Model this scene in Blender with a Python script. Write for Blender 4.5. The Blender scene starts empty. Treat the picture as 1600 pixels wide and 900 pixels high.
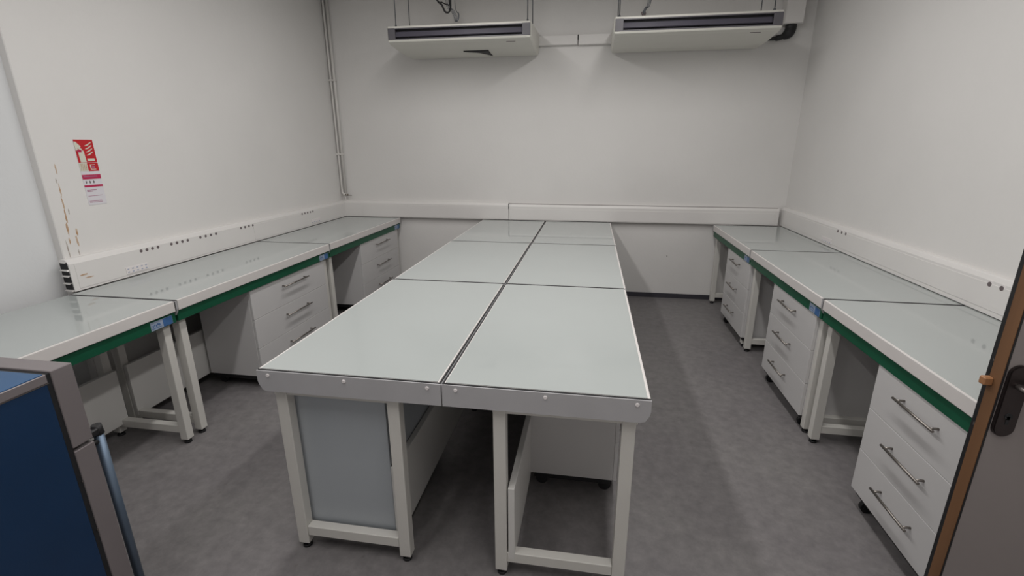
import bpy, bmesh, math, random
from mathutils import Vector, Matrix
random.seed(7)
PI = math.pi
C = bpy.context.scene.collection
sc = bpy.context.scene

# ------------------------------------------------------------------ camera
cam_d = bpy.data.cameras.new('camera')
cam = bpy.data.objects.new('camera', cam_d); C.objects.link(cam); sc.camera = cam
a, b, r = 0.278, -0.1563, -0.0016
F = Vector((math.sin(b)*math.cos(a), math.cos(b)*math.cos(a), -math.sin(a)))
rt = Vector((math.cos(b), -math.sin(b), 0)); up = rt.cross(F)
R_ = rt*math.cos(r) + up*math.sin(r); U_ = -rt*math.sin(r) + up*math.cos(r)
m = Matrix.Identity(4)
for i in range(3):
    m[i][0] = R_[i]; m[i][1] = U_[i]; m[i][2] = -F[i]
m.translation = Vector((0.257, -1.4737, 1.7401))
cam.matrix_world = m
cam_d.sensor_width = 36; cam_d.lens = 721.0/1600*36
cam_d.shift_x = -8.02/1600; cam_d.shift_y = -14.34/1600
cam_d.clip_start = 0.02

# ------------------------------------------------------------------ world, lights, exposure
w = bpy.data.worlds.new('world'); sc.world = w; w.use_nodes = True
w.node_tree.nodes['Background'].inputs[0].default_value = (.8, .85, 1, 1)
w.node_tree.nodes['Background'].inputs[1].default_value = 0.15
def area(name, loc, sx, sy, power, col, rot=(0, 0, 0)):
    l = bpy.data.lights.new(name, 'AREA'); l.shape = 'RECTANGLE'; l.size = sx; l.size_y = sy
    l.energy = power; l.color = col
    o = bpy.data.objects.new(name, l); o.location = loc; o.rotation_euler = rot; C.objects.link(o)
    return o
area('tube_row_left', (-1.05, 0.35, 3.34), .16, 4.6, 66, (1, .975, .95))
area('tube_row_right', (0.72, 0.35, 3.34), .16, 4.6, 66, (1, .975, .95))
sc.view_settings.view_transform = 'Standard'; sc.view_settings.look = 'None'
sc.view_settings.gamma = 1.0; sc.view_settings.use_curve_mapping = False
sc.view_settings.exposure = -0.30

# ------------------------------------------------------------------ materials
def mat(name, col, rough=.5, metal=0, spec=.5, noise=0, nscale=8, bump=0, bscale=60, col2=None, coat=0, stretch=None):
    m = bpy.data.materials.new(name); m.use_nodes = True
    nt = m.node_tree; bs = nt.nodes['Principled BSDF']
    bs.inputs['Base Color'].default_value = (*col, 1); bs.inputs['Roughness'].default_value = rough
    bs.inputs['Metallic'].default_value = metal; bs.inputs['Specular IOR Level'].default_value = spec
    bs.inputs['Coat Weight'].default_value = coat
    tc = nt.nodes.new('ShaderNodeTexCoord'); mp = nt.nodes.new('ShaderNodeMapping')
    nt.links.new(tc.outputs['Object'], mp.inputs[0])
    if stretch: mp.inputs['Scale'].default_value = stretch
    n = nt.nodes.new('ShaderNodeTexNoise'); n.inputs['Scale'].default_value = nscale; n.inputs['Detail'].default_value = 6
    nt.links.new(mp.outputs[0], n.inputs['Vector'])
    if noise > 0:
        cr = nt.nodes.new('ShaderNodeValToRGB')
        c2 = col2 or tuple(c*(1-noise) for c in col)
        cr.color_ramp.elements[0].position = .3; cr.color_ramp.elements[1].position = .7
        cr.color_ramp.elements[0].color = (*c2, 1); cr.color_ramp.elements[1].color = (*col, 1)
        nt.links.new(n.outputs['Fac'], cr.inputs[0]); nt.links.new(cr.outputs[0], bs.inputs['Base Color'])
    if bump > 0:
        n2 = nt.nodes.new('ShaderNodeTexNoise'); n2.inputs['Scale'].default_value = bscale; n2.inputs['Detail'].default_value = 3
        nt.links.new(mp.outputs[0], n2.inputs['Vector'])
        bu = nt.nodes.new('ShaderNodeBump'); bu.inputs['Strength'].default_value = bump; bu.inputs['Distance'].default_value = .004
        nt.links.new(n2.outputs['Fac'], bu.inputs['Height']); nt.links.new(bu.outputs[0], bs.inputs['Normal'])
    return m

M = dict(
    wall=mat('wall_paint', (.765, .75, .735), .75, noise=.05, nscale=1.2, bump=.25, bscale=45, spec=.3),
    wall_near=mat('wall_near_bluish', (.72, .73, .74), .7, noise=.04, nscale=1.0, bump=.2, bscale=45, spec=.3),  # base colour slightly bluer than the other walls
    ceiling=mat('ceiling_white', (.82, .81, .80), .9, noise=.05, nscale=4),
    duct=mat('duct_plastic', (.76, .74, .725), .42, noise=.03, nscale=3),
    top_core=mat('bench_edge_white', (.70, .67, .655), .35, noise=.04, nscale=6),
    glass=mat('enamelled_glass', (.42, .448, .442), .045, spec=.6, noise=.03, nscale=2),
    green=mat('green_rail', (.003, .088, .042), .45, noise=.15, nscale=6),
    plate=mat('grey_plate', (.44, .435, .45), .45, noise=.06, nscale=7, bump=.05),
    frame=mat('frame_white', (.66, .645, .61), .4, noise=.05, nscale=5),
    panel=mat('panel_white', (.68, .67, .65), .45, noise=.03, nscale=4),
    ped=mat('pedestal_white', (.60, .59, .59), .38, noise=.03, nscale=3),
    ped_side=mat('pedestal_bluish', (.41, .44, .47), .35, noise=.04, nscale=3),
    gap=mat('dark_gap', (.02, .02, .022), .8, noise=.3, nscale=10),
    black=mat('black_rubber', (.012, .012, .014), .55, noise=.3, nscale=20),
    steel=mat('brushed_steel', (.29, .265, .245), .38, metal=1, noise=.15, nscale=30, stretch=(1, .1, 1)),
    floor=None,
    base=mat('skirting_grey', (.045, .043, .055), .5, noise=.15, nscale=8),
    ac=mat('ac_white', (.66, .65, .60), .4, noise=.03, nscale=4),
    ac_grey=mat('ac_grey', (.12, .115, .13), .4, noise=.1, nscale=8),
    ac_vane=mat('ac_vane', (.085, .08, .105), .4, noise=.1, nscale=6),
    ac_dark=mat('ac_dark', (.008, .008, .012), .6, noise=.2, nscale=6),
    rod=mat('threaded_rod', (.16, .17, .19), .4, metal=.8, noise=.3, nscale=80),
    pipe=mat('pipe_white', (.72, .70, .675), .4, noise=.04, nscale=8),
    brass=mat('valve_brass', (.2, .17, .13), .4, metal=.7, noise=.3, nscale=40),
    red=mat('sign_red', (.55, .012, .02), .45, noise=.08, nscale=20),
    crimson=mat('sign_crimson', (.5, .02, .09), .45, noise=.08, nscale=20),
    paper=mat('sign_white', (.72, .70, .74), .45, noise=.03, nscale=20),
    cream=mat('sign_cream', (.68, .68, .58), .45, noise=.05, nscale=20),
    pink=mat('sign_pink', (.42, .16, .26), .5, noise=.1, nscale=20),
    chip=mat('bare_plaster', (.42, .24, .12), .9, noise=.6, nscale=60, col2=(.62, .5, .4)),
    chip2=mat('dirt', (.30, .25, .22), .9, noise=.5, nscale=70, col2=(.6, .57, .53)),
    sock=mat('socket_dark', (.16, .13, .135), .5, noise=.2, nscale=30),
    sock_w=mat('socket_white', (.80, .76, .76), .4, noise=.04, nscale=30),
    tagw=mat('tag_white', (.35, .42, .55), .4, noise=.2, nscale=40),
    tagb=mat('tag_blue', (.06, .16, .38), .4, noise=.3, nscale=40),
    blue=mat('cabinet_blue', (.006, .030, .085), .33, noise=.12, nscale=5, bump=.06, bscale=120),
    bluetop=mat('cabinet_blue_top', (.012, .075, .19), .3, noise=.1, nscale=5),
    alu=mat('grey_metal', (.22, .195, .20), .38, metal=.2, noise=.06, nscale=5),
    bar=mat('bar_metal', (.14, .19, .26), .38, metal=.6, noise=.1, nscale=5),
    door=mat('door_grey', (.27, .24, .235), .5, noise=.06, nscale=4),
    wood=mat('door_edge_wood', (.17, .082, .036), .6, noise=.5, nscale=12, stretch=(1, 1, .08), col2=(.10, .045, .018)),
    latch=mat('latch_orange', (.34, .16, .07), .45, noise=.15, nscale=30),
    handle=mat('dark_bronze', (.045, .035, .035), .3, metal=.7, noise=.1, nscale=20),
    lever=mat('lever_metal', (.30, .27, .26), .25, metal=.9, noise=.1, nscale=20),
)
def floor_mat():
    m = bpy.data.materials.new('floor_vinyl'); m.use_nodes = True; nt = m.node_tree; bs = nt.nodes['Principled BSDF']
    tc = nt.nodes.new('ShaderNodeTexCoord')
    n1 = nt.nodes.new('ShaderNodeTexNoise'); n1.inputs['Scale'].default_value = 16; n1.inputs['Detail'].default_value = 10; n1.inputs['Roughness'].default_value = .7
    n2 = nt.nodes.new('ShaderNodeTexNoise'); n2.inputs['Scale'].default_value = 1.6; n2.inputs['Detail'].default_value = 5
    n3 = nt.nodes.new('ShaderNodeTexVoronoi'); n3.inputs['Scale'].default_value = 9
    for n in (n1, n2, n3): nt.links.new(tc.outputs['Object'], n.inputs['Vector'])
    c1 = nt.nodes.new('ShaderNodeValToRGB')
    c1.color_ramp.elements[0].position = .32; c1.color_ramp.elements[1].position = .68
    c1.color_ramp.elements[0].color = (.160, .151, .153, 1); c1.color_ramp.elements[1].color = (.232, .221, .219, 1)
    mx = nt.nodes.new('ShaderNodeMix'); mx.data_type = 'RGBA'; mx.blend_type = 'MULTIPLY'; mx.inputs[0].default_value = .55
    c2 = nt.nodes.new('ShaderNodeValToRGB')
    c2.color_ramp.elements[0].position = .35; c2.color_ramp.elements[1].position = .65
    c2.color_ramp.elements[0].color = (.78, .76, .80, 1); c2.color_ramp.elements[1].color = (1, 1, 1, 1)
    nt.links.new(n1.outputs['Fac'], c1.inputs[0]); nt.links.new(n2.outputs['Fac'], c2.inputs[0])
    nt.links.new(c1.outputs[0], mx.inputs[6]); nt.links.new(c2.outputs[0], mx.inputs[7])
    # sparse scuff marks
    c3 = nt.nodes.new('ShaderNodeValToRGB'); c3.color_ramp.elements[0].position = .03; c3.color_ramp.elements[1].position = .10
    c3.color_ramp.elements[0].color = (.72, .70, .68, 1); c3.color_ramp.elements[1].color = (1, 1, 1, 1)
    mx2 = nt.nodes.new('ShaderNodeMix'); mx2.data_type = 'RGBA'; mx2.blend_type = 'MULTIPLY'; mx2.inputs[0].default_value = .6
    nt.links.new(n3.outputs['Distance'], c3.inputs[0]); nt.links.new(mx.outputs[2], mx2.inputs[6]); nt.links.new(c3.outputs[0], mx2.inputs[7])
    nt.links.new(mx2.outputs[2], bs.inputs['Base Color'])
    bs.inputs['Roughness'].default_value = .42; bs.inputs['Specular IOR Level'].default_value = .4
    bu = nt.nodes.new('ShaderNodeBump'); bu.inputs['Strength'].default_value = .12; bu.inputs['Distance'].default_value = .003
    nt.links.new(n1.outputs['Fac'], bu.inputs['Height']); nt.links.new(bu.outputs[0], bs.inputs['Normal'])
    return m
M['floor'] = floor_mat()

# ------------------------------------------------------------------ mesh helpers
def bx(bm, x0, x1, y0, y1, z0, z1, bev=0, seg=1):
    x0, x1 = min(x0, x1), max(x0, x1); y0, y1 = min(y0, y1), max(y0, y1); z0, z1 = min(z0, z1), max(z0, z1)
    v = [bm.verts.new(p) for p in ((x0,y0,z0),(x1,y0,z0),(x1,y1,z0),(x0,y1,z0),(x0,y0,z1),(x1,y0,z1),(x1,y1,z1),(x0,y1,z1))]
    f = [bm.faces.new([v[i] for i in q]) for q in ((3,2,1,0),(4,5,6,7),(0,1,5,4),(1,2,6,5),(2,3,7,6),(3,0,4,7))]
    if bev > 0:
        es = list({e for k in f for e in k.edges})
        bmesh.ops.bevel(bm, geom=es, offset=bev, segments=seg, affect='EDGES', profile=.5)
    return bm
def cyl(bm, p0, p1, r, n=12, r2=None):
    p0 = Vector(p0); p1 = Vector(p1); d = (p1-p0).normalized()
    u = d.orthogonal().normalized(); v = d.cross(u); r2 = r if r2 is None else r2
    A = [bm.verts.new(p0+(u*math.cos(2*PI*i/n)+v*math.sin(2*PI*i/n))*r) for i in range(n)]
    B = [bm.verts.new(p1+(u*math.cos(2*PI*i/n)+v*math.sin(2*PI*i/n))*r2) for i in range(n)]
    for i in range(n):
        f = bm.faces.new((A[i], A[(i+1)%n], B[(i+1)%n], B[i])); f.smooth = True
    bm.faces.new(A[::-1]); bm.faces.new(B)
def tube(bm, pts, r, n=10):
    pts = [Vector(p) for p in pts]; rings = []
    prev = None
    for i, p in enumerate(pts):
        d = (pts[min(i+1, len(pts)-1)] - pts[max(i-1, 0)]).normalized()
        u = d.orthogonal().normalized() if prev is None else (prev - d*prev.dot(d)).normalized()
        prev = u; v = d.cross(u)
        rr = r[i] if isinstance(r, (list, tuple)) else r
        rings.append([bm.verts.new(p+(u*math.cos(2*PI*k/n)+v*math.sin(2*PI*k/n))*rr) for k in range(n)])
    for A, B in zip(rings, rings[1:]):
        for k in range(n):
            f = bm.faces.new((A[k], A[(k+1)%n], B[(k+1)%n], B[k])); f.smooth = True
    bm.faces.new(rings[0][::-1]); bm.faces.new(rings[-1])
def spline(pts, n=8):
    P = [Vector(p) for p in pts]; out = []
    Q = [P[0]*2-P[1]] + P + [P[-1]*2-P[-2]]
    for i in range(1, len(Q)-2):
        for k in range(n):
            t = k/n; a_, b_, c_, d_ = Q[i-1], Q[i], Q[i+1], Q[i+2]
            out.append(.5*((2*b_)+(c_-a_)*t+(2*a_-5*b_+4*c_-d_)*t*t+(3*b_-a_-3*c_+d_)*t**3))
    out.append(P[-1]); return out
def prism(bm, poly, axis, c0, c1):
    """poly: list of 2-D points; axis 'x' -> (c, u, v), 'y' -> (u, c, v), 'z' -> (u, v, c)"""
    def P(c, u, v): return {'x': (c, u, v), 'y': (u, c, v), 'z': (u, v, c)}[axis]
    A = [bm.verts.new(P(c0, *q)) for q in poly]; B = [bm.verts.new(P(c1, *q)) for q in poly]
    n = len(poly)
    for i in range(n): bm.faces.new((A[i], A[(i+1)%n], B[(i+1)%n], B[i]))
    bm.faces.new(A[::-1]); bm.faces.new(B)
def obj(name, bm, m, parent=None, loc=None):
    bmesh.ops.recalc_face_normals(bm, faces=bm.faces)
    me = bpy.data.meshes.new(name); bm.to_mesh(me); bm.free()
    me.materials.append(M[m] if isinstance(m, str) else m)
    o = bpy.data.objects.new(name, me); C.objects.link(o)
    if parent: o.parent = parent
    if loc: o.location = loc
    return o
def box(name, m, parent, *a, **k):
    return obj(name, bx(bmesh.new(), *a, **k), m, parent)
def tag(o, label=None, cat=None, group=None, kind=None):
    if label: o['label'] = label
    if cat: o['category'] = cat
    if group: o['group'] = group
    if kind: o['kind'] = kind
    return o
def thing(name, label, cat, loc=(0, 0, 0), rz=0, group=None):
    o = bpy.data.objects.new(name, None); C.objects.link(o); o.location = loc; o.rotation_euler = (0, 0, rz)
    o.empty_display_size = .1
    return tag(o, label, cat, group)
def struct(name, bm, m): return tag(obj(name, bm, m), kind='structure')
def dup(root, loc, rz, label):
    r_ = root.copy(); C.objects.link(r_); r_.location = loc; r_.rotation_euler = (0, 0, rz); r_['label'] = label
    for ch in list(root.children):
        c = ch.copy(); C.objects.link(c); c.parent = r_
        for g in list(ch.children):
            d = g.copy(); C.objects.link(d); d.parent = c
    return r_
def B(): return bmesh.new()

# ------------------------------------------------------------------ room shell
SK = 0.0105                                   # the right-hand wall runs slightly out of square
CE = 3.5; YB = 4.01; YF = -2.7
bm = B(); bx(bm, -3.1, 3.0, YF-.1, YB+.1, -.1, 0); struct('floor', bm, 'floor')
bm = B(); bx(bm, -3.1, 3.0, YF-.1, YB+.1, CE, CE+.1); struct('ceiling', bm, 'ceiling')
bm = B(); bx(bm, -3.1, 3.0, YB, YB+.1, 0, CE); struct('wall_back', bm, 'wall')
bm = B(); bx(bm, -3.1, 3.0, YF-.1, YF, 0, CE); struct('wall_front', bm, 'wall')
XL = -2.845; XLN = -2.892; YS = .765
bm = B(); prism(bm, [(-3.1, YS), (XL-.004, YS), (XL, YS+.004), (XL, YB), (-3.1, YB)], 'z', 0, CE)
wl = struct('wall_left', bm, 'wall')
bm = B(); bx(bm, -3.1, XLN, YF, YS, 0, CE); struct('wall_left_near', bm, 'wall_near').name = 'wall_left.001'
xr = lambda y: 2.352 + SK*(y-1.5)
bm = B(); prism(bm, [(xr(YF), YF), (3.0, YF), (3.0, YB), (xr(YB), YB)], 'z', 0, CE); struct('wall_right', bm, 'wall')
bm = B(); bx(bm, XL, xr(YB), YB-.012, YB, 0, .055, .002); struct('baseboard_back', bm, 'base')
bm = B(); bx(bm, XL, XL+.012, YS, YB-.012, 0, .055, .002); struct('baseboard_left', bm, 'base')
# worn paint along the outside corner of the left wall, and small marks
def blob(bm, plane, c, u, v, du, dv, n=9, jag=.35, t=.0012):
    pts = []
    for i in range(n):
        an = 2*PI*i/n; k = 1-random.random()*jag
        pts.append((u+math.cos(an)*du*k, v+math.sin(an)*dv*k))
    prism(bm, pts, plane, c, c+t)
for mname, spots in (('chip', [(.842, 1.50, .004, .045), (.838, 1.42, .005, .05), (.835, 1.34, .006, .05), (.826, 1.27, .007, .05), (.82, 1.20, .005, .03),
                               (.872, 1.245, .007, .035), (.862, 1.19, .008, .045), (.85, 1.62, .004, .035)]),
                     ('chip2', [(.835, 1.555, .004, .02), (.858, 1.37, .004, .02), (.855, 1.12, .004, .03), (.80, 1.15, .004, .06)])):
    for y, z, dy, dz in spots:
        q = B(); blob(q, 'x', XL-.0004, y, z, dy, dz, 11, .5); obj('paint_chip', q, mname, wl)
q = B(); blob(q, 'y', YB-.0008, 1.17, .51, .008, .006, 7); obj('wall_mark', q, 'sock', bpy.data.objects['wall_back'])
q = B(); blob(q, 'y', YB-.0008, 1.12, 3.03, .006, .006, 7); obj('wall_mark', q, 'sock', bpy.data.objects['wall_back'])

# ------------------------------------------------------------------ cable ducts
def duct_profile(t, z0=.905, zt=1.10): return [(0, z0), (t, z0), (t, zt-.028), (t-.012, zt-.006), (t-.02, zt), (0, zt)]
DL = thing('cable_duct', 'long white cable duct along the left wall, broken open at its near end', 'cable duct', (XL, 0, 0))
tl = XL*-1-2.787                                            # thickness .058
bm = B(); prism(bm, duct_profile(tl), 'y', .735, 3.95); obj('duct_body', bm, 'duct', DL)
bm = B(); bx(bm, tl-.0005, tl+.0025, .765, 2.30, .918, 1.072, .001); bx(bm, tl-.0005, tl+.0025, 2.303, 3.9, .918, 1.060, .001); obj('duct_cover', bm, 'duct', DL)
bm = B()
for z0, z1 in ((.915, .955), (.962, 1.0), (1.008, 1.035), (1.042, 1.082)): bx(bm, .004, tl-.006, .7305, .736, z0, z1)
obj('open_end', bm, 'gap', DL)
for z in (.955, 1.0, 1.036, 1.083, .911):
    bm = B(); prism(bm, [(0, z), (tl*random.uniform(.75, 1), z-.004), (tl*.9, z+.006), (.006, z+.007)], 'y', .722+random.random()*.008, .737)
    obj('broken_rib', bm, 'duct', DL)
for (y, z, dy) in ((.80, .995, .032), (.835, .972, .036)):
    q = B(); blob(q, 'x', tl+.0026, y, z, dy, .006, 9, .5); obj('paint_chip', q, 'chip', DL)
def socket_row(parent, t, ys, z=1.066, rad=.016, flip=1):
    for y in ys:
        q = B(); cyl(q, (t+.001*flip, y, z), (t+.006*flip, y, z), rad+.008, 16); s = obj('socket', q, 'sock_w', parent)
        q = B(); cyl(q, (t+.0055*flip, y, z), (t+.0068*flip, y, z), rad, 14); obj('socket_recess', q, 'sock', s)
for y0, y1, n in ((1.195, 1.325, 4), (1.435, 1.58, 4), (1.70, 1.86, 4), (2.145, 2.295, 4), (3.05, 3.25, 5)):
    socket_row(DL, tl-.004, [y0+(y1-y0)*i/(n-1) for i in range(n)], z=1.056, rad=.011)
def net_plate(parent, t, y0, y1, z, flip=1, rows=2):
    q = B(); bx(q, t, t+.004*flip, y0, y1, z-.022, z+.022, .001); p = obj('network_outlet', q, 'sock_w', parent)
    n = 5
    for k in range(n):
        for rw in range(rows):
            q = B(); yy = y0+(y1-y0)*(k+.5)/n; bx(q, t+.0038*flip, t+.0048*flip, yy-.006, yy+.006, z-.011+rw*.02-.003, z-.011+rw*.02+.003)
            obj('outlet_port', q, 'tagw', p)
net_plate(DL, tl+.002, 1.06, 1.22, .948); net_plate(DL, tl+.002, 3.2, 3.37, .95, rows=1)

DB = thing('cable_duct', 'white cable duct across the back wall behind the benches', 'cable duct', (0, YB-.001, 0))
tb = YB-3.952
bm = B(); prism(bm, [(-x, z) for x, z in duct_profile(tb, .905, 1.10)], 'x', XL+.001, -.70); obj('duct_body', bm, 'duct', DB)
bm = B(); prism(bm, [(-x, z) for x, z in duct_profile(tb+.004, .905, 1.092)], 'x', -.694, 2.30); obj('duct_body', bm, 'duct', DB)
bm = B(); bx(bm, -2.55, -.704, -tb-.003, -tb+.001, .912, 1.058, .001); bx(bm, -.68, 2.26, -tb-.007, -tb-.002, .912, 1.036, .001); obj('duct_cover', bm, 'duct', DB)
bm = B(); bx(bm, -.7005, -.6935, -tb-.0065, -tb+.03, 1.035, 1.096); obj('joint_gap', bm, 'gap', DB)
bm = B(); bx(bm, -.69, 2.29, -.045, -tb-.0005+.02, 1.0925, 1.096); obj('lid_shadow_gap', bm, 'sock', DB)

DR = thing('cable_duct', 'white cable duct along the right wall above the benches', 'cable duct', (xr(0), 0, 0), -SK)
tr = .043
bm = B(); prism(bm, [(-x, z) for x, z in duct_profile(tr, .905, 1.105)], 'y', -.06, 3.985); obj('duct_body', bm, 'duct', DR)
bm = B(); bx(bm, -tr-.0025, -tr+.001, -.05, 3.9, .93, 1.062, .001); obj('duct_cover', bm, 'duct', DR)
socket_row(DR, -tr+.004, [2.60, 2.665, 2.73], z=1.058, rad=.012, flip=-1)
socket_row(DR, -tr+.004, [1.075, 1.15], z=1.058, rad=.013, flip=-1)
net_plate(DR, -tr-.002, 2.80, 2.98, .95, flip=-1, rows=1)

# ------------------------------------------------------------------ benches
H = .90
def make_bench(L, D, name='lab_bench', label='', group=None, sticker=True, island=False):
    """front edge at x=0 (facing -x), length along +y, floor at z=0"""
    t = thing(name, label, 'lab bench', group=group)
    box('worktop', 'top_core', t, 0, D, .0085, L-.0085, H-.062, H-.001, bev=.003, seg=2)
    box('glass_top', 'glass', t, .011, D-.0055, .0098, L-.0098, H-.006, H)
    for y0, y1 in ((.0036, .0084), (L-.0084, L-.0036)): box('end_gasket', 'gap', t, .001, D-.001, y0, y1, H-.06, H-.0018)
    box('back_gasket', 'gap', t, D+.0002, D+.0062, .002, L-.002, H-.062, H-.004)
    if island: box('back_strip', 'plate', t, D+.0064, D+.0086, .002, L-.002, H-.062, H-.008)
    box('green_rail', 'green', t, .012, .034, .006, L-.006, H-(.094 if island else .128), H-.066, bev=.002)
    box('rail_gap', 'gap', t, .014, D-.02, .006, L-.006, H-.067, H-.0615)
    box('back_rail', 'plate', t, D-.04, D-.02, .006, L-.006, H-.092, H-.066, bev=.002)
    for y0, y1 in ((-.002, .0035), (L-.0035, L+.002)):
        bm = B(); prism(bm, [(-.003, H-.005), (D+.0078, H-.005), (D+.0078, H-.094), (.030, H-.094), (.014, H-.088), (.002, H-.068), (-.003, H-.05)], 'y', y0, y1)
        p = obj('end_plate', bm, 'plate', t)
    # leg frames, one at each end
    for y0 in (.028, L-.028-.046):
        for x0 in (.040, .518):
            lg = box('leg', 'frame', t, x0, x0+.050, y0, y0+.046, .028, H-.066, bev=.003, seg=2)
            q = B(); cx_, cy_ = x0+.025, y0+.023
            cyl(q, (cx_, cy_, 0), (cx_, cy_, .012), .021, 14, .019); cyl(q, (cx_, cy_, .012), (cx_, cy_, .029), .009, 10)
            bx(q, x0+.002, x0+.048, y0+.002, y0+.044, .026, .031); obj('foot', q, 'black', lg)
        box('foot_rail', 'frame', t, .090, .518, y0+.003, y0+.043, .072, .122, bev=.003)
        box('top_rail', 'frame', t, .034, .57, y0+.003, y0+.043, H-.125, H-.067, bev=.002)
    box('modesty_panel', 'panel', t, .486, .512, .030, L-.030, .09, .44, bev=.0015)
    if sticker:
        q = B(); bx(q, .0105, .0122, .030, .165, H-.124, H-.076, .0004); s = obj('sticker', q, 'tagw', t)
        q = B(); bx(q, .0097, .0106, .032, .090, H-.123, H-.077); obj('blue_field', q, 'tagb', s)
        q = B()
        for k in range(5): bx(q, .0098, .0106, .108+k*.01, .114+k*.01, H-.106+(k % 2)*.006, H-.094+(k % 2)*.004)
        bx(q, .0098, .0106, .104, .160, H-.114, H-.111); obj('print_mark', q, 'tagb', s)
    return t
# right wall benches
def rp(x, y): return (x + SK*y, y, 0)
gb = 'benches along the right wall'
b0 = make_bench(1.322, .716, label='white lab bench with green rail in the middle of the right wall row', group=gb)
b0.location = rp(1.587, 1.285); b0.rotation_euler.z = -SK
dup(b0, rp(1.587, 2.612), -SK, 'white lab bench with green rail in the far right corner of the room')
dup(b0, rp(1.587, -.042), -SK, 'nearest bench of the right wall, its front end cut by the door')
# left wall benches
gl = 'benches along the left wall'
c0 = make_bench(1.626, .722, label='white lab bench with green rail in the middle of the left wall row', group=gl)
c0.location = (-2.062, 2.322, 0); c0.rotation_euler.z = PI
dup(c0, (-2.065, 3.952, 0), PI, 'white lab bench with green rail in the far left corner below the pipes')
dup(c0, (-2.060, .690, 0), PI, 'nearest bench of the left wall, behind the blue cabinet')
# island: two rows of three
gi = 'benches of the central island'
i0 = make_bench(1.310, .7445, island=True, label='front left bench of the central island, with bluish cabinet side in its leg frame', group=gi, sticker=False)
i0.location = (-1.016, 0, 0)
dup(i0, (-1.014, 1.3155, 0), 0, 'middle bench in the left row of the central island')
dup(i0, (-1.011, 2.631, 0), 0, 'far left bench of the central island, against the back wall')
for ch in i0.children:
    if ch.name.startswith('modesty'): i0_panel = ch
i1 = dup(i0, (.4935, 1.310, 0), PI, 'front right bench of the central island, open leg frame facing the camera')
dup(i0, (.4955, 2.6255, 0), PI, 'middle bench in the right row of the central island')
dup(i0, (.498, 3.941, 0), PI, 'far right bench of the central island, against the back wall')
for root, y0, sg in ((i0, -.002, -1), (i1, 1.312, 1)):      # three screw heads on the two plates that face the aisle
    pl = [c for c in root.children if c.name.startswith('end_plate')]
    pl.sort(key=lambda c: sum(v.co.y for v in c.data.vertices)); p = pl[0] if sg < 0 else pl[-1]
    for xx in (.045, .367, .70):
        q = B(); cyl(q, (xx, y0, H-.024), (xx, y0+sg*.0035, H-.024), .0085, 14, .006); obj('screw', q, 'sock_w', p)

i0_panel.data = i0_panel.data.copy()              # the front left island panel stops behind the pedestal side
for v in i0_panel.data.vertices:
    if v.co.y < .1: v.co.y += .048

# ------------------------------------------------------------------ drawer pedestals
def make_ped(W, label, hl=.25, hc=None, side='ped', group='drawer pedestals under the benches'):
    t = thing('drawer_pedestal', label, 'drawer unit', group=group)
    D = .44
    box('body', side, t, .019, D, 0, W, .100, .792, bev=.002)
    box('top_lip', 'ped', t, 0, .019, 0, W, .772, .792, bev=.0015)
    hc = W*.5 if hc is None else hc
    for z0, z1, hz in ((.5475, .7695, .702), (.3235, .5455, .467), (.100, .3215, .238)):
        d = box('drawer', 'ped', t, 0, .018, .0015, W-.0015, z0, z1, bev=.0015)
        q = B(); cyl(q, (-.034, hc-hl/2, hz), (-.034, hc+hl/2, hz), .0058, 12)
        for yy in (hc-hl/2+.022, hc+hl/2-.022): cyl(q, (.001, yy, hz), (-.034, yy, hz), .0050, 10)
        obj('handle', q, 'steel', d)
    q = B(); bx(q, .022, D-.02, .012, W-.012, .066, .100, .002); obj('base_band', q, 'black', t)  # black band under the body, at the height of the castor tops
    for x in (.055, D-.055):
        for y in (.06, W-.06):
            q = B(); cyl(q, (x, y-.011, .032), (x, y+.011, .032), .032, 18); bx(q, x-.026, x+.026, y-.02, y+.02, .062, .084, .004); cyl(q, (x, y, .08), (x, y, .1), .014, 10)
            bx(q, x-.02, x+.02, y-.017, y-.012, .03, .07); bx(q, x-.02, x+.02, y+.012, y+.017, .03, .07)
            obj('castor', q, 'black', t)
    return t
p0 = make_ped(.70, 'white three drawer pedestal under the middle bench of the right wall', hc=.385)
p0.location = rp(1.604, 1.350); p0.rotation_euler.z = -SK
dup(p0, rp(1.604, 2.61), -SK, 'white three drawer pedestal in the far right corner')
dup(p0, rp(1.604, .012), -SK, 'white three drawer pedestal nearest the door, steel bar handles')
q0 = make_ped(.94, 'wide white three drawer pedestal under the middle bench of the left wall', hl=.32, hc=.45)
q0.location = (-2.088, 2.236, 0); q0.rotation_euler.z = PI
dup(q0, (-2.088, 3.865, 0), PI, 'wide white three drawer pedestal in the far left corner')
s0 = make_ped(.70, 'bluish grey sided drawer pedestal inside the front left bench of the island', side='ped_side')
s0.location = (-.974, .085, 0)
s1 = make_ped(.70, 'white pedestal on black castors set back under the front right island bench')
s1.location = (.446, 1.262, 0); s1.rotation_euler.z = PI

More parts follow.
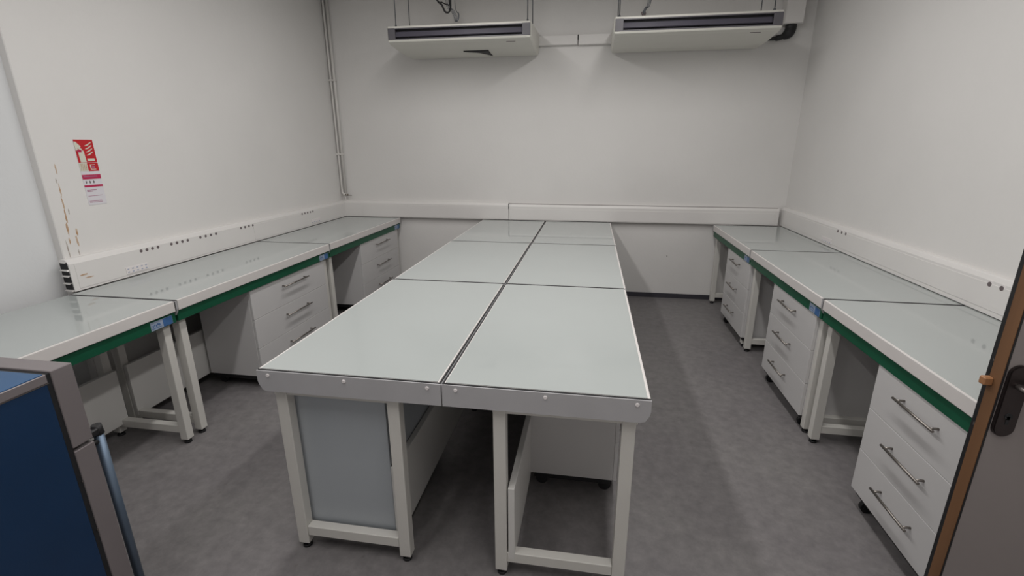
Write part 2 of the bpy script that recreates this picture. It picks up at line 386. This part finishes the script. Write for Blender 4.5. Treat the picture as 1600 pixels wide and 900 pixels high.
# ------------------------------------------------------------------ air conditioners
def make_ac(x0, x1, label, gap=False):
    t = thing('air_conditioner', label, 'air conditioner', (x0, 3.3, 0), group='air conditioners under the ceiling')
    W = x1-x0
    prof = [(0, 2.744), (.004, 2.738), (.05, 2.722), (.25, 2.702), (.45, 2.692), (.66, 2.694), (.685, 2.71), (.685, 2.90), (.66, 2.92), (.05, 2.885), (.0, 2.878), (-.004, 2.87), (-.004, 2.860), (.035, 2.860), (.035, 2.757), (-.004, 2.757)]
    bm = B(); prism(bm, prof, 'x', .055, W-.045); obj('casing', bm, 'ac', t)
    cap = [(0, 2.744), (.004, 2.738), (.05, 2.722), (.25, 2.702), (.45, 2.692), (.66, 2.694), (.685, 2.71), (.685, 2.90), (.66, 2.92), (.05, 2.885), (0, 2.878)]
    for u0, u1, s in ((0, .055, -1), (W-.045, W, 1)):
        bm = B(); n = len(cap); cu, cv = .34, 2.80
        outer = u0 if s < 0 else u1; inner = u1 if s < 0 else u0
        A = [bm.verts.new((inner, *p)) for p in cap]; Bm = [bm.verts.new((outer-s*.012, *p)) for p in cap]
        Cc = [bm.verts.new((outer, cu+(p[0]-cu)*.95, cv+(p[1]-cv)*.86)) for p in cap]
        for P, Q in ((A, Bm), (Bm, Cc)):
            for i in range(n): bm.faces.new((P[i], P[(i+1) % n], Q[(i+1) % n], Q[i]))
        bm.faces.new(A); bm.faces.new(Cc[::-1]); obj('end_cap', bm, 'ac', t)
    # recessed outlet
    bm = B(); bx(bm, .012, .085, -.007, .01, 2.758, 2.862, .002); bx(bm, W-.085, W-.008, -.007, .01, 2.758, 2.862, .002)
    bx(bm, .085, W-.085, -.006, .02, 2.757, 2.766); bx(bm, .085, W-.085, -.006, .02, 2.851, 2.860); obj('outlet_frame', bm, 'ac_grey', t)
    bm = B(); bx(bm, .056, W-.046, .028, .036, 2.757, 2.861); obj('outlet_slot', bm, 'ac_dark', t)
    bm = B(); prism(bm, [(.004, 2.788), (.012, 2.782), (.026, 2.826), (.02, 2.832)], 'x', .085, W-.09); obj('louvre', bm, 'ac_vane', t)
    bm = B(); bx(bm, W-.25, W-.16, .055, .0585, 2.712, 2.724); blk = obj('name_strip', bm, 'sock', t); blk.scale = (1, 1, .35); blk.location.z = 2.7200*.65-.0
    if gap:
        bm = B(); prism(bm, [(.685, .317), (.95, .311), (.943, .572), (.839, .40)], 'z', 2.688, 2.709); obj('casing_gap', bm, 'ac_dark', t)
    # hanging rods
    for x, y in ((.05, .12), (.05, .50), (W-.05, .12), (W-.05, .50)):
        q = B(); cyl(q, (x, y, 2.88), (x, y, CE), .005, 8); cyl(q, (x, y, 2.905), (x, y, 2.918), .011, 6); obj('hanging_rod', q, 'rod', t)
    return t
make_ac(-1.79, -.358, 'left ceiling air conditioner, black gap in its underside', gap=True)
make_ac(.405, 1.853, 'right ceiling air conditioner, next to the wall corner trunking')
# trunking on back wall
t = thing('wall_trunking', 'short horizontal white trunking on the back wall between the air conditioners', 'trunking', (0, YB, 0))
box('trunk_body', 'duct', t, -.50, .055, -.05, 0, 2.79, 2.885, bev=.006, seg=2)
box('trunk_body', 'duct', t, .062, .56, -.052, 0, 2.786, 2.887, bev=.006, seg=2)
box('joint_gap', 'gap', t, .054, .063, -.053, -.01, 2.835, 2.884)
t = thing('pipe_trunking', 'wide vertical white trunking in the right corner above the black pipe', 'trunking', (0, YB, 0))
box('trunk_body', 'duct', t, 2.06, 2.235, -.12, 0, 2.898, CE, bev=.004)
box('trunk_lid', 'duct', t, 2.066, 2.229, -.126, -.118, 2.90, CE, bev=.003)
bm = B(); tube(bm, spline([(2.145, 3.955, 2.895), (2.145, 3.955, 2.86), (2.130, 3.955, 2.825), (2.09, 3.965, 2.800), (2.03, 3.975, 2.785), (1.96, 3.985, 2.785)], 6), [.052]*7+[.052]*6+[.05, .048, .045, .042, .038, .034]+[.026]*6+[.018]*6, 14)
tag(obj('insulated_pipe', bm, 'black'), 'black insulated pipe bending out of the corner trunking into the air conditioner', 'pipe')
# cable bundles above the units
t = thing('cable_bundle', 'tangle of black and grey cables hanging above the left air conditioner', 'cables', (0, 3.5, 0))
bm = B(); tube(bm, spline([(-1.42, 0, 3.5), (-1.36, 0, 3.22), (-1.32, 0, 3.135), (-1.28, 0, 3.10), (-1.25, 0, 3.04), (-1.215, 0, 3.03), (-1.20, .01, 3.06), (-1.195, .02, 3.13), (-1.20, .02, 3.5)], 6), .009, 8); obj('black_cable', bm, 'black', t)
bm = B(); tube(bm, spline([(-1.38, .02, 3.5), (-1.33, .02, 3.16), (-1.28, .01, 3.125), (-1.22, 0, 3.10), (-1.2, 0, 3.13), (-1.19, 0, 3.5)], 6), .006, 8); obj('black_cable', bm, 'black', t)
for k in range(4):
    bm = B(); o_ = k*.013
    tube(bm, spline([(-1.24+o_, .02, 3.5), (-1.24+o_, .02, 3.12), (-1.20+o_*.8, .03, 3.055), (-1.17+o_*.8, .03, 3.0), (-1.16+o_*.4, .04, 2.955), (-1.135+o_*.3, .04, 2.975), (-1.13+o_*.2, .05, 3.03), (-1.16, .06, 3.10), (-1.17, .06, 3.5)], 6), .0028, 6); obj('grey_cable', bm, 'rod', t)
t = thing('cable_bundle', 'short coiled cable hanging above the right air conditioner', 'cables', (0, 3.5, 0))
for k in range(3):
    bm = B(); o_ = k*.012
    tube(bm, spline([(.74+o_, .02, 3.5), (.715+o_, .02, 3.06), (.69+o_*.8, .03, 3.0), (.672+o_*.6, .03, 2.955), (.69+o_*.3, .04, 2.945), (.70, .04, 2.99), (.745, .05, 3.07), (.76, .05, 3.5)], 6), .0035, 6); obj('grey_cable', bm, 'rod', t)
bm = B(); tube(bm, spline([(.664, .03, 2.965), (.672, .03, 2.945), (.69, .035, 2.94), (.698, .04, 2.96)], 5), .009, 8); obj('cable_end', bm, 'sock', t)

# ------------------------------------------------------------------ pipes in the left corner
t = thing('wall_pipes', 'pair of thin white pipes running up the back left corner with a small tap', 'pipe', (0, 0, 0))
bm = B(); tube(bm, spline([(-2.822, 3.985, CE), (-2.822, 3.985, 2.0), (-2.822, 3.985, 1.26), (-2.815, 3.98, 1.20), (-2.79, 3.97, 1.175), (-2.745, 3.96, 1.172)], 6), .013, 10); obj('pipe', bm, 'pipe', t)
bm = B(); tube(bm, [(-2.777, 3.985, CE), (-2.777, 3.985, 1.19)], .015, 10); obj('pipe', bm, 'pipe', t)
bm = B(); tube(bm, [(-2.782, 3.975, 1.19), (-2.782, 3.975, 1.08)], .011, 10); bx(bm, -2.805, -2.76, 3.965, 4.005, 1.10, 1.112); obj('pipe', bm, 'pipe', t)
bm = B(); cyl(bm, (-2.765, 3.96, 1.172), (-2.735, 3.96, 1.172), .012, 10); bx(bm, -2.738, -2.685, 3.95, 3.965, 1.163, 1.172, .003); obj('tap', bm, 'brass', t)
for z in (1.66, 2.5):
    bm = B(); bx(bm, -2.852, -2.76, 3.968, 4.009, z-.01, z+.01, .003); obj('pipe_clip', bm, 'pipe', t)

# ------------------------------------------------------------------ fire sign on left wall
t = thing('fire_sign', 'tall red and white fire extinguisher sign on the left wall', 'sign', (XL, 0, 0))
YS0, YS1, ZT, ZB = .982, 1.094, 1.788, 1.394
def srect(name, m, u0, u1, v0, v1, lay=1, parent=t):
    h_ = .0022+.0009*lay
    return box(name, m, parent, h_-.0012, h_, YS0+(YS1-YS0)*u0, YS0+(YS1-YS0)*u1, ZT-(ZT-ZB)*v1, ZT-(ZT-ZB)*v0)
def spoly(name, m, pts, lay=2, parent=t):
    h_ = .0022+.0009*lay; q = B(); prism(q, [(YS0+(YS1-YS0)*u, ZT-(ZT-ZB)*v) for u, v in pts], 'x', h_-.0012, h_); return obj(name, q, m, parent)
base = box('sign_board', 'paper', t, .0, .0022, YS0, YS1, ZB, ZT)
srect('red_field', 'red', 0, 1, 0, .345)
spoly('extinguisher_icon', 'cream', [(.0, .12), (.0, .03), (.08, .03), (.30, .10), (.26, .12), (.34, .145), (.34, .17), (.12, .13), (.12, .145), (.40, .165), (.43, .34), (.12, .34), (.10, .18), (.0, .15)])
spoly('icon_label', 'crimson', [(.06, .15), (.28, .15), (.28, .19), (.06, .19)], 3)
for k in range(4):
    v = .055+k*.048
    spoly('flame_icon', 'cream', [(.50, v+.036), (.56, v+.040), (.68, v+.032), (.90, v-.014), (.86, v-.020), (.66, v+.014)])
srect('hand_icon', 'cream', .50, .88, .285, .325, 2)
srect('white_field', 'cream', .0, .42, .352, .475); 
for k in range(4): spoly('hose_icon', 'chip', [(.04+k*.09, .465), (.09+k*.09, .36), (.12+k*.09, .36), (.07+k*.09, .465)])
srect('red_field', 'red', .42, 1, .352, .478)
srect('class_mark', 'cream', .55, .60, .375, .455, 2); srect('class_mark', 'cream', .60, .84, .375, .385, 2)
srect('class_mark', 'cream', .60, .84, .445, .455, 2); srect('class_mark', 'pink', .64, .80, .40, .43, 2)
srect('red_field', 'crimson', .0, 1, .53, .60); srect('field_line', 'pink', .06, .80, .55, .565, 2)
for k in range(3):
    srect('glyph', 'sock', .12+k*.2, .17+k*.2, .625, .665, 1); srect('glyph', 'sock', .17+k*.2, .20+k*.2, .635, .645, 1)
srect('red_field', 'crimson', 0, 1, .69, .722)
for v, u1, h_ in ((.765, .6, .008), (.785, .4, .008), (.855, .85, .006), (.935, .75, .007), (.955, .78, .007)): srect('text_line', 'pink', .08, u1, v, v+h_, 1)

# ------------------------------------------------------------------ blue cabinet, near left
t = thing('blue_cabinet', 'blue cabinet with grey metal doors and a vertical bar handle, bottom left foreground', 'cabinet', (-1.312, -.465, 0))
HX = 1.1; Wc = .57; Dc = .62
box('body', 'blue', t, -Wc, -.001, -Dc, -.008, .06, HX-.034, bev=.003)
bm = B(); bx(bm, -Wc, 0, -Dc, -.006, HX-.032, HX-.004, .002); obj('top_frame', bm, 'alu', t)
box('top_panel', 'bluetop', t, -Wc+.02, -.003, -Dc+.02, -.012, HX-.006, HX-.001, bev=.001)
box('highlight_strip', 'lever', t, -Wc, .0008, -Dc, -.006, HX-.0345, HX-.0315)  # highlight line below the top frame, put in as a thin bright strip
box('door_gasket', 'black', t, -Wc+.004, -.004, -.009, .006, .06, HX-.006)
d1 = box('door', 'alu', t, -Wc, 0, .006, .066, .832, HX, bev=.003, seg=2)
d2 = box('door', 'alu', t, -Wc, 0, .006, .066, .07, .820, bev=.003, seg=2)
box('hinge', 'black', t, -Wc+.20, -.30, .03, .075, HX, HX+.018, bev=.004)
bm = B(); cyl(bm, (-.022, .098, .14), (-.022, .098, .832), .014, 18); obj('bar_handle', bm, 'bar', d2)
for z in (.16, .80):
    bm = B(); cyl(bm, (-.022, .06, z), (-.022, .098, z), .010, 10); obj('handle_post', bm, 'black', d2)
bm = B(); cyl(bm, (-.022, .098, .822), (-.022, .098, .856), .0165, 18, .014); bx(bm, -.040, -.006, .060, .092, .826, .850, .004); obj('handle_cap', bm, 'black', d2)
bm = B(); bx(bm, -Wc+.02, -.02, -Dc+.02, 0, 0, .06); obj('plinth', bm, 'black', t)
for z in (.32, .52, .71): box('edge_screw', 'lever', t, -.003, .001, .001, .006, z, z+.004)

# ------------------------------------------------------------------ door leaf, near right
YD = -.142
dr = B(); bx(dr, 1.393, xr(-.1)-.012, YD, YD+.040, .008, 2.05, .001); D1 = struct('door_1', dr, 'door')
box('wood_edging', 'wood', D1, 1.3905, 1.3935, YD+.001, YD+.0385, .009, 2.049)
box('edge_rebate', 'black', D1, 1.399, xr(-.1)-.02, YD+.0395, YD+.062, .010, 2.05)
box('face_bead', 'black', D1, 1.392, 1.3965, YD-.0006, YD+.001, .01, 2.05)
box('latch_bolt', 'latch', D1, 1.368, 1.392, YD+.022, YD+.042, 1.094, 1.118, bev=.003)
box('strike_screw', 'lever', D1, 1.3985, 1.4005, YD+.047, YD+.053, 1.158, 1.166)
box('strike_screw', 'lever', D1, 1.3975, 1.3995, YD+.047, YD+.053, .952, .962)
# escutcheon plate
bm = B(); n = 14; pts = []
ex, hw, zt_, zb_ = 1.426, .027, 1.172, .955
for i in range(n+1): pts.append((ex+hw*math.cos(PI*i/n), zt_-hw+hw*math.sin(PI*i/n)))
for i in range(n+1): pts.append((ex-hw*math.cos(PI*i/n), zb_+hw-hw*math.sin(PI*i/n)))
prism(bm, pts, 'y', YD-.010, YD+.001); bmesh.ops.recalc_face_normals(bm, faces=bm.faces)
es = [e for e in bm.edges if all(abs(v.co.y-(YD-.010)) < 1e-6 for v in e.verts)]
bmesh.ops.bevel(bm, geom=es, offset=.003, segments=2, affect='EDGES')
hp = obj('door_handle', bm, 'handle', D1)
bm = B(); tube(bm, spline([(ex, YD-.008, 1.112), (ex, YD-.035, 1.112), (ex+.010, YD-.050, 1.111), (ex+.05, YD-.054, 1.106), (ex+.125, YD-.052, 1.100)], 5), .009, 12); obj('lever', bm, 'lever', hp)
bm = B(); cyl(bm, (ex, YD-.009, 1.020), (ex, YD-.0112, 1.020), .010, 14); bx(bm, ex-.004, ex+.004, YD-.0112, YD-.009, .995, 1.020); obj('keyhole', bm, 'gap', hp)
for z in (.3, 1.1, 1.85): 
    bm = B(); cyl(bm, (xr(-.1)-.010, YD+.02, z-.05), (xr(-.1)-.010, YD+.02, z+.05), .008, 10); obj('hinge', bm, 'lever', D1)
